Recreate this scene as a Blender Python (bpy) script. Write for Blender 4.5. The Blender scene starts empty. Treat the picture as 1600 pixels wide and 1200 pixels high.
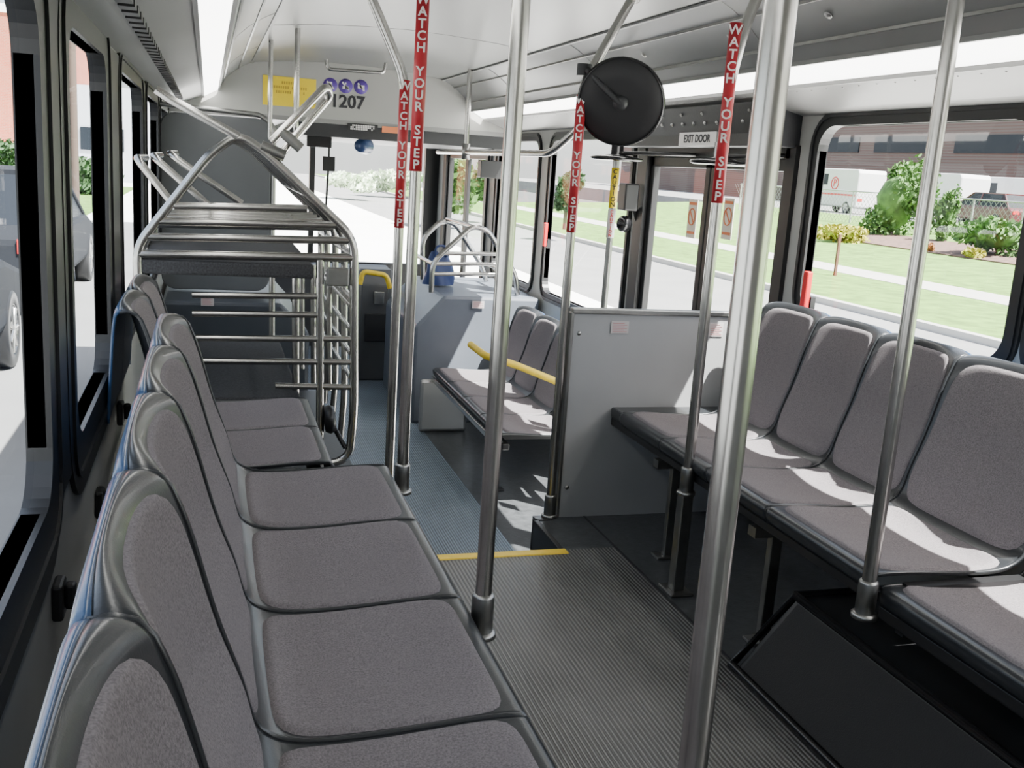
import bpy, math, random
from mathutils import Vector, Matrix
random.seed(4)
C = bpy.context.scene.collection
PI = math.pi
# ------------------------------------------------------------------ camera
F = 1560.0
d1 = Vector((325-800, 232-600, F)).normalized()
t_ = Vector((1, .067, 0)); d2 = (t_ - d1*t_.dot(d1)).normalized(); d3 = d1.cross(d2)
CX = Vector((d2.x, d1.x, -d3.x)); CD = Vector((d2.y, d1.y, -d3.y)); CF = Vector((d2.z, d1.z, -d3.z))
CAM = Vector((0, 0, 1.3))
cam = bpy.data.cameras.new('camera'); cam.sensor_width = 36; cam.lens = 36*F/1600; cam.clip_start = .02; cam.clip_end = 500
co = bpy.data.objects.new('camera', cam); C.objects.link(co)
m = Matrix((( CX.x, -CD.x, -CF.x, CAM.x), (CX.y, -CD.y, -CF.y, CAM.y), (CX.z, -CD.z, -CF.z, CAM.z), (0, 0, 0, 1)))
co.matrix_world = m
bpy.context.scene.camera = co
def at(u, v, ax, val):
    d = CX*((u-800)/F) + CD*((v-600)/F) + CF
    k = 'xyz'.index(ax)
    return CAM + d*((val-CAM[k])/d[k])
# ------------------------------------------------------------------ materials
def mat(name, col, rough=.5, metal=0, bump=0, bscale=200, var=0, vscale=8, coat=0, emis=0, spec=.5, alpha=None):
    M = bpy.data.materials.new(name); M.use_nodes = True
    nt = M.node_tree; b = nt.nodes['Principled BSDF']
    c = (*col, 1)
    b.inputs['Base Color'].default_value = c
    b.inputs['Roughness'].default_value = rough; b.inputs['Metallic'].default_value = metal
    b.inputs['Coat Weight'].default_value = coat; b.inputs['Specular IOR Level'].default_value = spec
    if emis:
        b.inputs['Emission Color'].default_value = c; b.inputs['Emission Strength'].default_value = emis
    tc = nt.nodes.new('ShaderNodeTexCoord')
    if var:
        n = nt.nodes.new('ShaderNodeTexNoise'); n.inputs['Scale'].default_value = vscale; n.inputs['Detail'].default_value = 5
        nt.links.new(tc.outputs['Object'], n.inputs['Vector'])
        r = nt.nodes.new('ShaderNodeMapRange'); r.inputs['From Min'].default_value = .3; r.inputs['From Max'].default_value = .7
        r.inputs['To Min'].default_value = 1-var; r.inputs['To Max'].default_value = 1+var
        nt.links.new(n.outputs['Fac'], r.inputs['Value'])
        mx = nt.nodes.new('ShaderNodeVectorMath'); mx.operation = 'SCALE'; mx.inputs[0].default_value = col
        nt.links.new(r.outputs['Result'], mx.inputs['Scale']); nt.links.new(mx.outputs['Vector'], b.inputs['Base Color'])
    if bump:
        n = nt.nodes.new('ShaderNodeTexNoise'); n.inputs['Scale'].default_value = bscale; n.inputs['Detail'].default_value = 3
        nt.links.new(tc.outputs['Object'], n.inputs['Vector'])
        bp = nt.nodes.new('ShaderNodeBump'); bp.inputs['Strength'].default_value = bump; bp.inputs['Distance'].default_value = .002
        nt.links.new(n.outputs['Fac'], bp.inputs['Height']); nt.links.new(bp.outputs['Normal'], b.inputs['Normal'])
    return M
def ribbed(name, base, freq=80):
    M = mat(name, base, .36, 0)
    nt = M.node_tree; b = nt.nodes['Principled BSDF']
    tc = nt.nodes.new('ShaderNodeTexCoord'); sx = nt.nodes.new('ShaderNodeSeparateXYZ'); nt.links.new(tc.outputs['Object'], sx.inputs[0])
    mu = nt.nodes.new('ShaderNodeMath'); mu.operation = 'MULTIPLY'; mu.inputs[1].default_value = freq*2*PI; nt.links.new(sx.outputs['X'], mu.inputs[0])
    si = nt.nodes.new('ShaderNodeMath'); si.operation = 'SINE'; nt.links.new(mu.outputs[0], si.inputs[0])
    mr = nt.nodes.new('ShaderNodeMapRange'); mr.inputs['From Min'].default_value = -.6; mr.inputs['From Max'].default_value = .6
    mr.inputs['To Min'].default_value = .0; mr.inputs['To Max'].default_value = 1; nt.links.new(si.outputs[0], mr.inputs['Value'])
    n = nt.nodes.new('ShaderNodeTexNoise'); n.inputs['Scale'].default_value = 3; n.inputs['Detail'].default_value = 8
    nt.links.new(tc.outputs['Object'], n.inputs['Vector'])
    cr = nt.nodes.new('ShaderNodeMapRange'); cr.inputs['To Min'].default_value = .4; cr.inputs['To Max'].default_value = 1.25
    nt.links.new(mr.outputs[0], cr.inputs['Value'])
    m2 = nt.nodes.new('ShaderNodeMath'); m2.operation = 'ADD'; nt.links.new(cr.outputs[0], m2.inputs[0])
    n2 = nt.nodes.new('ShaderNodeMapRange'); n2.inputs['From Min'].default_value = .3; n2.inputs['From Max'].default_value = .75; n2.inputs['To Min'].default_value = -.15; n2.inputs['To Max'].default_value = .25
    nt.links.new(n.outputs['Fac'], n2.inputs['Value']); nt.links.new(n2.outputs[0], m2.inputs[1])
    vm = nt.nodes.new('ShaderNodeVectorMath'); vm.operation = 'SCALE'; vm.inputs[0].default_value = base
    nt.links.new(m2.outputs[0], vm.inputs['Scale']); nt.links.new(vm.outputs['Vector'], b.inputs['Base Color'])
    bp = nt.nodes.new('ShaderNodeBump'); bp.inputs['Strength'].default_value = .7; bp.inputs['Distance'].default_value = .003
    nt.links.new(mr.outputs[0], bp.inputs['Height']); nt.links.new(bp.outputs['Normal'], b.inputs['Normal'])
    return M
def glassmat(name, tint, refl=.05, gr=.30):
    M = bpy.data.materials.new(name); M.use_nodes = True; nt = M.node_tree
    for n in list(nt.nodes): nt.nodes.remove(n)
    o = nt.nodes.new('ShaderNodeOutputMaterial'); t = nt.nodes.new('ShaderNodeBsdfTransparent'); g = nt.nodes.new('ShaderNodeBsdfGlossy')
    t.inputs[0].default_value = (*tint, 1); g.inputs['Roughness'].default_value = .02; g.inputs[0].default_value = (.8, .8, .8, 1)
    lw = nt.nodes.new('ShaderNodeLayerWeight'); lw.inputs[0].default_value = .5
    pw = nt.nodes.new('ShaderNodeMath'); pw.operation = 'POWER'; pw.inputs[1].default_value = 5; nt.links.new(lw.outputs['Facing'], pw.inputs[0])
    mu = nt.nodes.new('ShaderNodeMath'); mu.operation = 'MULTIPLY_ADD'; mu.inputs[1].default_value = gr; mu.inputs[2].default_value = refl; nt.links.new(pw.outputs[0], mu.inputs[0])
    mx = nt.nodes.new('ShaderNodeMixShader'); nt.links.new(mu.outputs[0], mx.inputs[0]); nt.links.new(t.outputs[0], mx.inputs[1]); nt.links.new(g.outputs[0], mx.inputs[2])
    nt.links.new(mx.outputs[0], o.inputs[0]); return M
def brickmat(name, c1, c2, mortar, scale):
    M = mat(name, c1, .9); nt = M.node_tree; b = nt.nodes['Principled BSDF']
    tc = nt.nodes.new('ShaderNodeTexCoord'); mp = nt.nodes.new('ShaderNodeMapping'); mp.inputs['Rotation'].default_value = (PI/2, 0, 0)
    br = nt.nodes.new('ShaderNodeTexBrick'); br.inputs['Scale'].default_value = scale
    br.inputs['Color1'].default_value = (*c1, 1); br.inputs['Color2'].default_value = (*c2, 1); br.inputs['Mortar'].default_value = (*mortar, 1)
    nt.links.new(tc.outputs['Object'], mp.inputs[0]); nt.links.new(mp.outputs[0], br.inputs['Vector']); nt.links.new(br.outputs['Color'], b.inputs['Base Color'])
    return M
STEEL = mat('brushed_steel', (.50, .49, .47), .25, 1, var=.08, vscale=30)
STEELD = mat('dull_steel', (.32, .32, .31), .36, 1, var=.1, vscale=20)
FAB = mat('grey_fabric', (.172, .157, .164), .95, 0, bump=.6, bscale=500, var=.28, vscale=300, spec=.1)
SHELL = mat('dark_shell', (.022, .024, .027), .28, 0, bump=.10, bscale=300, coat=.05, spec=.45)
SHELLB = mat('sky_reflection_shell', (.030, .070, .15), .28, 0, bump=.12, bscale=300, coat=.2)  # same shell plastic, with blue sky reflection from the windows put into its colour
WHITE = mat('white_panel', (.23, .23, .225), .42, 0, var=.05, vscale=3)
CEIL = mat('ceiling_panel', (.20, .205, .20), .36, 0, var=.04, vscale=2)
COVE = mat('cove_panel', (.20, .205, .205), .30, 0, var=.06, vscale=3)
HEAD = mat('header_panel', (.36, .36, .34), .45, 0, var=.03, vscale=2)
WALLM = mat('wall_laminate', (.36, .36, .34), .5, 0, var=.06, vscale=5)
BLACK = mat('black_rubber', (.012, .012, .013), .42)
BLACKG = mat('black_gloss', (.010, .010, .011), .2)
DARK = mat('dark_grey', (.024, .025, .028), .5, bump=.3, bscale=120)
DISC = mat('mirror_back', (.022, .022, .024), .45, spec=.3)
PAD = mat('black_tread', (.016, .016, .017), .6, bump=.6, bscale=260, spec=.3)
CARPET = mat('dark_carpet', (.045, .045, .048), .95, bump=.8, bscale=300, var=.4, vscale=150)
GREYP = mat('grey_laminate', (.29, .295, .30), .4, var=.07, vscale=3, bump=.1, bscale=80)
BLUEG = mat('blue_grey_laminate', (.11, .125, .15), .38, var=.08, vscale=4)
BLUED = mat('dark_blue_laminate', (.040, .047, .058), .4, var=.08, vscale=4)
PART = mat('partition_grey', (.08, .084, .09), .5, var=.08, vscale=4)
RIB = ribbed('ribbed_rubber', (.125, .125, .122))
RIBB = ribbed('ribbed_rubber_blue', (.14, .175, .215))
SMOOTHF = mat('smooth_rubber', (.060, .064, .068), .28, bump=.4, bscale=90, var=.25, vscale=30)
YEL = mat('yellow_paint', (.85, .60, .04), .5, var=.1, vscale=30)
YSIGN = mat('yellow_sign', (.80, .60, .02), .5)
RED = mat('red_vinyl', (.42, .02, .03), .4)
REDP = mat('red_plastic', (.60, .015, .015), .35)
LETW = mat('white_letters', (.70, .68, .67), .5)
LETB = mat('black_letters', (.02, .02, .025), .5)
LETBL = mat('violet_ink', (.10, .05, .30), .5)
ORG = mat('orange_ink', (.75, .22, .08), .5)
PLATE = mat('lit_metal_plate', (.50, .50, .49), .35, .6)  # lighter than the steel parts, colour stands in for light falling on the plate
LIGHT = mat('lit_diffuser', (1, .99, .95), .5, emis=8)
GLASS = glassmat('window_glass', (.90, .93, .94))
GLASSL = glassmat('tinted_glass', (.70, .74, .77), .03, .10)
BAGM = mat('blue_bag', (.02, .04, .14), .4)
CONC = mat('concrete', (.88, .87, .84), .9, var=.05, vscale=.6)
WALK = mat('sidewalk_concrete', (.42, .41, .38), .9, var=.08, vscale=.6)
ROAD = mat('road_surface', (.20, .20, .195), .9, var=.1, vscale=.8)
GRASS = mat('grass', (.10, .20, .028), .95, var=.35, vscale=2.5)
MULCH = mat('mulch', (.12, .07, .055), .95, var=.4, vscale=6)
LEAF = mat('leaf_green', (.055, .135, .02), .7, var=.5, vscale=3)
LEAFGLARE = mat('leaf_glare_washed', (.60, .72, .52), .7, var=.2, vscale=3)  # leaf green bleached towards white, windshield glare put into the colour
LEAFY = mat('leaf_yellow', (.32, .30, .02), .7, var=.4, vscale=4)
LEAFD = mat('leaf_dark', (.03, .075, .02), .7, var=.5, vscale=2)
BARK = mat('bark', (.08, .055, .04), .9)
BRICKR = brickmat('brick_red', (.42, .11, .06), (.36, .09, .05), (.3, .2, .15), 3)
BRICKM = brickmat('brick_mauve', (.10, .058, .050), (.085, .046, .040), (.10, .08, .07), 2.5)
CARD = mat('car_dark_paint', (.020, .022, .026), .7, 0, spec=.06)
CARW = mat('car_white', (.6, .6, .6), .4)
CARR = mat('car_maroon', (.07, .01, .01), .3, coat=.3)
CARGL = mat('car_glass', (.012, .015, .02), .35, spec=.15)
# ------------------------------------------------------------------ mesh helpers
class MB:
    def __init__(s): s.v = []; s.f = []; s.s = []
    def add(s, vs, fs, smooth=False):
        o = len(s.v); s.v += [tuple(p) for p in vs]; s.f += [tuple(i+o for i in f) for f in fs]; s.s += [smooth]*len(fs); return s
    def box(s, x0, x1, y0, y1, z0, z1, M=None):
        vs = [Vector((x, y, z)) for z in (z0, z1) for y in (y0, y1) for x in (x0, x1)]
        if M: vs = [M@p for p in vs]
        return s.add(vs, [(0, 2, 3, 1), (4, 5, 7, 6), (0, 1, 5, 4), (2, 6, 7, 3), (0, 4, 6, 2), (1, 3, 7, 5)])
    def tube(s, pts, r, n=12, rad=0):
        pts = [Vector(p) for p in pts]
        if rad: pts = fil(pts, rad)
        vs = []; prev = None
        for i, p in enumerate(pts):
            d = (pts[min(i+1, len(pts)-1)]-pts[max(i-1, 0)]).normalized()
            if prev is None:
                a = d.cross(Vector((0, 0, 1)));
                if a.length < .01: a = d.cross(Vector((0, 1, 0)))
            else: a = prev - d*prev.dot(d)
            a.normalize(); prev = a; b = d.cross(a)
            vs += [p + a*math.cos(2*PI*k/n)*r + b*math.sin(2*PI*k/n)*r for k in range(n)]
        L = len(pts); fs = []
        for i in range(L-1):
            for k in range(n):
                fs.append((i*n+k, i*n+(k+1) % n, (i+1)*n+(k+1) % n, (i+1)*n+k))
        s.add(vs, fs, True)
        s.add(vs[:n], [tuple(range(n))[::-1]]); s.add(vs[-n:], [tuple(range(n))]); return s
    def lathe(s, c, axis, prof, n=24):
        c = Vector(c); ax = Vector(axis).normalized(); a = ax.cross(Vector((0, 0, 1)))
        if a.length < .01: a = Vector((1, 0, 0))
        a.normalize(); b = ax.cross(a); vs = []
        for r, h in prof: vs += [c + ax*h + (a*math.cos(2*PI*k/n)+b*math.sin(2*PI*k/n))*max(r, 1e-4) for k in range(n)]
        fs = [(i*n+k, i*n+(k+1) % n, (i+1)*n+(k+1) % n, (i+1)*n+k) for i in range(len(prof)-1) for k in range(n)]
        return s.add(vs, fs, True)
    def prism(s, pts, ax, a0, a1):
        def P(p, a):
            return {'x': (a, p[0], p[1]), 'y': (p[0], a, p[1]), 'z': (p[0], p[1], a)}[ax]
        n = len(pts); vs = [P(p, a0) for p in pts]+[P(p, a1) for p in pts]
        fs = [(i, (i+1) % n, (i+1) % n+n, i+n) for i in range(n)]+[tuple(range(n))[::-1], tuple(range(n, 2*n))]
        return s.add(vs, fs)
    def grid(s, fn, nu, nv, smooth=True):
        vs = [fn(i/nu, j/nv) for j in range(nv+1) for i in range(nu+1)]
        fs = [(j*(nu+1)+i, j*(nu+1)+i+1, (j+1)*(nu+1)+i+1, (j+1)*(nu+1)+i) for j in range(nv) for i in range(nu)]
        return s.add(vs, fs, smooth)
    def build(s, name, mt, parent=None, bevel=0, solid=0):
        me = bpy.data.meshes.new(name); me.from_pydata(s.v, [], s.f); me.update()
        me.polygons.foreach_set('use_smooth', s.s); me.materials.append(mt)
        o = bpy.data.objects.new(name, me); C.objects.link(o)
        if parent: o.parent = parent; o.matrix_parent_inverse = Matrix.Translation(parent.location).inverted() if parent.type == 'EMPTY' else Matrix()
        if solid:
            q = o.modifiers.new('solid', 'SOLIDIFY'); q.thickness = solid; q.offset = -1
        if bevel:
            q = o.modifiers.new('bevel', 'BEVEL'); q.width = bevel; q.segments = 2; q.limit_method = 'ANGLE'
        return o
def fil(pts, rad, k=6):
    out = [pts[0]]
    for i in range(1, len(pts)-1):
        a, b, c = pts[i-1], pts[i], pts[i+1]
        u = (a-b); w = (c-b); r = min(rad, u.length*.45, w.length*.45)
        p0 = b+u.normalized()*r; p1 = b+w.normalized()*r
        for j in range(k+1):
            t = j/k; out.append(p0*(1-t)**2 + b*2*t*(1-t) + p1*t*t)
    out.append(pts[-1]); return out
def thing(name, label, cat, loc=(0, 0, 0), group=None):
    o = bpy.data.objects.new(name, None); C.objects.link(o); o.location = loc; o.empty_display_size = .1
    o['label'] = label; o['category'] = cat
    if group: o['group'] = group
    return o
def tag(o, label, cat, group=None):
    o['label'] = label; o['category'] = cat
    if group: o['group'] = group
    return o
def struct(o): o['kind'] = 'structure'; return o
def text(body, size, loc, ang, mt, parent, name='lettering', ext=.0006, line=1.0, rot=None, bold=0):
    cu = bpy.data.curves.new('t', 'FONT'); cu.body = body; cu.size = size; cu.align_x = 'CENTER'; cu.align_y = 'CENTER'
    cu.extrude = ext; cu.space_line = line; cu.offset = bold; cu.resolution_u = 3
    to = bpy.data.objects.new('t', cu); C.objects.link(to); bpy.context.view_layer.update()
    dg = bpy.context.evaluated_depsgraph_get()
    me = bpy.data.meshes.new_from_object(to.evaluated_get(dg)); bpy.data.objects.remove(to)
    R = rot if rot else (Matrix.Rotation(ang, 4, 'Z') @ Matrix.Rotation(PI/2, 4, 'X'))
    me.transform(Matrix.Translation(loc) @ R); me.materials.clear(); me.materials.append(mt); me.name = name
    o = bpy.data.objects.new(name, me); C.objects.link(o)
    if parent:
        o.parent = parent
        if parent.type == 'EMPTY': o.matrix_parent_inverse = Matrix.Translation(parent.location).inverted()
    return o
def dup(root, loc, rotz=0, sc=(1, 1, 1)):
    r = root.copy(); C.objects.link(r); r.location = loc; r.rotation_euler = (0, 0, rotz); r.scale = sc
    for ch in list(root.children):
        c = ch.copy(); C.objects.link(c); c.parent = r
        for g in ch.children:
            d = g.copy(); C.objects.link(d); d.parent = c
    return r
XL, XR = -.27, 2.19
ZF = -.42
WT = .03   # wall thickness
# ------------------------------------------------------------------ shell: floors
b = MB(); b.box(XL, 1.40, -1.6, 3.11, -.42, 0); struct(b.build('floor', RIB))
b = MB(); b.box(1.40, XR, -1.6, 3.11, -.42, 0); b.box(1.20, XR, 3.11, 3.46, -.42, 0); struct(b.build('floor_side', SMOOTHF))
b = MB(); b.box(XL-.02, 1.36, 3.11, 10, -.5, ZF); struct(b.build('floor_front', RIBB))
b = MB(); b.box(1.36, XR+.02, 3.46, 10, -.5, ZF); struct(b.build('floor_front_side', SMOOTHF))
b = MB(); b.box(XL, .60, 3.11, 5.6, ZF, 0); struct(b.build('floor_platform', DARK))
b = MB(); b.box(.60, 1.20, 3.10, 3.42, ZF, -.21); struct(b.build('floor_step', DARK, bevel=.006))
b = MB(); b.box(.60, 1.21, 3.07, 3.115, -.05, .004); struct(b.build('trim_1', YEL, bevel=.004))
b = MB(); b.box(1.185, 1.205, 3.11, 3.42, -.42, .004); b.box(1.185, 1.26, 3.40, 3.42, -.42, .004); struct(b.build('trim_2', BLACK, bevel=.003))
b = MB(); b.box(1.396, 1.404, 1.2, 3.43, 0, .002); struct(b.build('trim_3', DARK))
# ------------------------------------------------------------------ walls with openings
ZT = 1.6
def wall(name, side, y0, y1, ops):
    xi = XL if side < 0 else XR; xo = xi+side*WT
    a, c = min(xi, xo), max(xi, xo)
    m_ = MB(); cur = y0
    for (p, q, z0, z1) in sorted(ops):
        m_.box(a, c, cur, p, ZF, ZT)
        if z0 > ZF: m_.box(a, c, p, q, ZF, z0)
        if z1 < ZT: m_.box(a, c, p, q, z1, ZT)
        cur = q
    m_.box(a, c, cur, y1, ZF, ZT)
    return struct(m_.build(name, WALLM))
WL = [(-1.2, .35, .68, 1.52), (.55, 1.84, .68, 1.52), (2.20, 2.98, .68, 1.52), (3.45, 4.55, .68, 1.52), (4.85, 5.95, .68, 1.52), (6.25, 7.4, .68, 1.52), (7.8, 9.4, .6, 1.48)]
WR = [(-1.2, .9, .84, 1.53), (1.08, 2.18, .84, 1.53), (2.30, 3.35, .84, 1.53), (3.52, 4.90, -.42, 1.44), (5.10, 6.45, .50, 1.50), (6.72, 7.75, .50, 1.50), (8.05, 9.55, -.42, 1.44)]
wall('wall_left', -1, -1.6, 9.9, WL); wall('wall_right', 1, -1.6, 9.9, WR)
def rr(y0, y1, z0, z1, r, n=6):
    P = []
    for cy, cz, a0 in ((y1-r, z1-r, 0), (y0+r, z1-r, 90), (y0+r, z0+r, 180), (y1-r, z0+r, 270)):
        for k in range(n+1):
            a = math.radians(a0+90*k/n); P.append((cy+r*math.cos(a), cz+r*math.sin(a)))
    return P
def ring(m_, y0, y1, z0, z1, w, r, xa, xb):
    I = rr(y0, y1, z0, z1, r); O = rr(y0-w, y1+w, z0-w, z1+w, r+w*.8); n = len(I)
    vs = [(xa, *p) for p in I]+[(xa, *p) for p in O]+[(xb, *p) for p in I]+[(xb, *p) for p in O]
    fs = []
    for i in range(n):
        j = (i+1) % n
        fs += [(i, j, n+j, n+i), (2*n+i, 3*n+i, 3*n+j, 2*n+j), (i, 2*n+i, 2*n+j, j), (n+i, n+j, 3*n+j, 3*n+i)]
    m_.add(vs, fs)
wn = [0]
def window(side, op, w, gl):
    wn[0] += 1
    xi = XL if side < 0 else XR
    m_ = MB(); ring(m_, *op, w, .09, xi-side*.010, xi+side*(WT+.003))
    ring(m_, op[0]-w*.55, op[1]+w*.55, op[2]-w*.55, op[3]+w*.55, .012, .10, xi-side*.016, xi)
    fr = struct(m_.build('window_%d' % wn[0], BLACK))
    g = MB(); P = rr(op[0]-.01, op[1]+.01, op[2]-.01, op[3]+.01, .09); g.add([(xi+side*.02, *p) for p in P], [tuple(range(len(P)))])
    g.build('pane', gl, fr)
for i, o in enumerate(WL): window(-1, o, .13 if i < 3 else .07, GLASSL)
for i, o in enumerate(WR):
    if i not in (3, 6): window(1, o, .055, GLASS)
b = MB()
for y0, y1 in ((.36, .54), (1.86, 2.16), (3.0, 3.42), (4.58, 4.82), (5.98, 6.22)): b.box(XL, XL+.008, y0, y1, .64, 1.56)
struct(b.build('trim_11', BLACK))
b = MB(); b.box(XL-WT, XR+WT, -1.66, -1.6, ZF, 2.0); struct(b.build('wall_rear', WALLM))
# front wall with windshield
b = MB(); Y = 9.9
b.box(XL-WT, XR+WT, Y, Y+.08, ZF, .30); b.box(XL-WT, XR+WT, Y, Y+.08, 1.46, 2.0); b.box(XL-WT, -.1, Y, Y+.08, .3, 1.46); b.box(2.05, XR+WT, Y, Y+.08, .3, 1.46)
b.box(.93, .98, Y, Y+.08, .3, 1.46)
struct(b.build('wall_front', BLACK))
b = MB(); b.add([(x, Y+.03, z) for x, z in ((-.1, .3), (.93, .3), (.93, 1.46), (-.1, 1.46))], [(0, 1, 2, 3)]); b.add([(x, Y+.03, z) for x, z in ((.98, .3), (2.05, .3), (2.05, 1.46), (.98, 1.46))], [(0, 1, 2, 3)]); struct(b.build('window_20', GLASS))
# ------------------------------------------------------------------ ceiling
half = [(-.03, 1.645), (.07, 1.70)]
center = [(.29, 1.90), (.5, 1.925), (.75, 1.94), (.96, 1.945), (1.17, 1.94), (1.42, 1.925), (1.63, 1.90)]
def strip(name, prof, y0, y1, mt, smooth=True, solid=.01):
    m_ = MB(); n = len(prof)
    m_.add([(x, y0, z) for x, z in prof]+[(x, y1, z) for x, z in prof], [(i, i+1, n+i+1, n+i) for i in range(n-1)], smooth)
    return m_.build(name, mt)
YH = 7.4
struct(strip('ceiling', center, -1.6, YH, CEIL))
cl = [(.07, 1.70), (.085, 1.735), (.12, 1.785), (.17, 1.83), (.23, 1.87), (.29, 1.90)]
def mir(p): return [(1.92-x, z) for x, z in p][::-1]
struct(strip('ceiling_cove_left', cl, -1.6, YH, COVE)); struct(strip('ceiling_cove_right', mir(cl), -1.6, YH, COVE))
pl = [(XL, 1.57), (-.20, 1.585), (-.03, 1.645)]
struct(strip('trim_4', pl, -1.6, YH+2.5, WHITE, False)); struct(strip('trim_5', mir(pl), -1.6, YH+2.5, WHITE, False))
b = MB()
for y in (-.4, 2.6, 5.2):
    b.tube([(x, y, z+.0005) for x, z in center], .0025, 6)
for x, z in ((.29, 1.895), (1.63, 1.895)): b.box(x-.008, x+.008, -1.6, YH, z-.004, z+.004)
struct(b.build('trim_6', CEIL))
b = MB()
for y in (.2, 1.7, 3.2, 4.7, 6.2):
    for P in (cl, mir(cl)): b.tube([(x, y, z) for x, z in P], .0025, 6)
for q in (1, -1):
    for (x, z) in ((.10, 1.752), (.20, 1.848)):
        xx = x if q > 0 else 1.92-x; b.box(xx-.004, xx+.004, -1.6, YH, z-.005, z+.004)
for y in (1.95, 2.15, 2.75, 3.35, 4.1):
    for x, z in ((1.768, 1.808),): b.lathe((x, y, z), (-.6, 0, -.8), [(.014, 0), (.012, .004), (0, .005)], 12)
struct(b.build('trim_7', STEELD))
b = MB()
for i in range(70):
    y = .8+i*.09
    for (x, z) in ((2.11, 1.594), (1.99, 1.633)): b.lathe((x, y, z-.001), (-.3, 0, -1), [(.005, 0), (.0035, .002), (0, .003)], 6)
struct(b.build('trim_8', STEELD))
for side, lab in ((1, 'long lit fluorescent strip above the left row of seats'), (-1, 'long lit fluorescent strip above the windows on the right')):
    P = half if side > 0 else mir(half)
    t = thing('light_strip', lab, 'ceiling light', (P[0][0], 0, P[0][1]), 'lit ceiling strips')
    d = strip('diffuser', P, -1.5, YH-.02, LIGHT); d.parent = t; d.matrix_parent_inverse = Matrix.Translation(t.location).inverted()
    for x, z in P:
        q = MB(); q.box(x-.006, x+.006, -1.5, YH-.02, z-.010, z+.004); q.build('frame', WHITE, t)
t = thing('air_vent', 'long row of black air vent slots above the left windows', 'vent', (-.17, 2, 1.6))
for i in range(60):
    y = .2+i*.11
    b = MB(); b.box(-.185, -.150, y, y+.065, 1.585, 1.606); b.build('slot', BLACK, t)
# front bulkhead header
hp = [(XL, 1.56), (XL, 1.57), (-.03, 1.645), *cl, *center[1:-1], *mir(cl), (1.95, 1.645), (XR, 1.57), (XR, 1.56)]
b = MB(); b.prism(hp, 'y', YH, YH+.03); struct(b.build('trim_9', HEAD))
b = MB(); b.box(XL, XR, YH, 9.9, 1.53, 1.56); struct(b.build('ceiling_front', WHITE))
b = MB(); b.box(.55, XR, YH+.1, 9.9, 1.44, 1.53); struct(b.build('trim_10', DARK))
# ------------------------------------------------------------------ signs on the header
def plate(name, u0, v0, u1, v1, y, mt, label, cat='sign', th=.004):
    a = at(u0, v0, 'y', y); c = at(u1, v1, 'y', y)
    t = thing(name, label, cat, ((a.x+c.x)/2, y, c.z))
    q = MB(); q.box(a.x, c.x, y-th, y, c.z, a.z); q.build('plate', mt, t, bevel=.001)
    return t, a, c
t, a, c = plate('notice_sign', 411, 117, 493, 170, YH-.001, YSIGN, 'yellow notice sign on the white header panel above the driver area')
q = MB()
for k, (f0, f1) in enumerate(((.35, .6), (.12, .88), (.2, .8))):
    z = a.z-(a.z-c.z)*(.2+.16*k)
    n = int((f1-f0)*24)
    for i in range(n):
        if random.random() < .85:
            x = a.x+(c.x-a.x)*(f0+(f1-f0)*i/n); q.box(x, x+.009, YH-.007, YH-.004, z-.009, z+.009)
q.build('print', mat('faint_print', (.45, .30, .03), .6), t)
p = at(543, 160, 'y', YH)
n = text('1207', .122, (p.x, YH-.003, p.z), 0, LETB, None, 'fleet_number', bold=.0035); tag(n, 'black fleet number 1207 on the white header panel', 'number')
for k, u in enumerate((516, 540, 564)):
    p = at(u, 133+k*1.5, 'y', YH)
    t = thing('pictogram', ['round violet pictogram above the number, leftmost of three', 'round violet pictogram above the number, middle of three', 'round violet pictogram above the number, rightmost of three'][k], 'sign', p, 'round pictograms on header')
    q = MB(); q.lathe((p.x, YH, p.z), (0, -1, 0), [(.050, 0), (.050, .003), (0, .003)], 24); q.build('disc', LETBL, t)
    q = MB(); M0 = Matrix.Translation((p.x, YH, p.z))
    q.box(-.034, .034, -.006, -.0035, -.006, .006, M0@Matrix.Rotation(.8, 4, 'Y'))
    if k == 0: q.box(-.012, .012, -.006, -.0035, -.022, .022, M0)
    if k == 1: q.box(-.022, .022, -.006, -.0035, -.020, -.002, M0); q.box(-.004, .004, -.006, -.0035, -.02, .024, M0)
    if k == 2: q.box(-.024, .024, -.006, -.0035, -.012, .012, M0)
    q.build('symbol', LETW, t)
t, a, c = plate('capacity_sign', 543, 192, 590, 207, YH-.002, BLACK, 'small black sign with white print under the fleet number')
q = MB()
for k in range(3):
    z = a.z-(a.z-c.z)*(.25+.25*k)
    for i in range(14):
        x = a.x+(c.x-a.x)*(.1+.8*i/14)
        if random.random() < .85: q.box(x, x+.009, YH-.0085, YH-.006, z-.006, z+.005)
q.build('print', LETW, t)
t, a, c = plate('orange_sign', 597, 197, 625, 209, YH-.002, ORG, 'small orange label right of the black sign')
# ------------------------------------------------------------------ seats
prof = [(.485, -.050), (.496, -.026), (.492, -.006), (.468, 0), (.38, -.002), (.25, -.010), (.15, -.010), (.095, .004), (.066, .035), (.048, .10), (.014, .20), (-.016, .31), (-.040, .39), (-.052, .418), (-.074, .432), (-.106, .430), (-.126, .395), (-.145, .13)]
def cr(P, k=6):
    out = []
    for i in range(len(P)-1):
        p0 = Vector(P[max(i-1, 0)]); p1 = Vector(P[i]); p2 = Vector(P[i+1]); p3 = Vector(P[min(i+2, len(P)-1)])
        for j in range(k):
            t = j/k; out.append(.5*((2*p1)+(p2-p0)*t+(2*p0-5*p1+4*p2-p3)*t*t+(-p0+3*p1-3*p2+p3)*t**3))
    out.append(Vector(P[-1])); return out
PR = cr(prof); AL = [0]
for i in range(1, len(PR)): AL.append(AL[-1]+(PR[i]-PR[i-1]).length)
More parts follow.
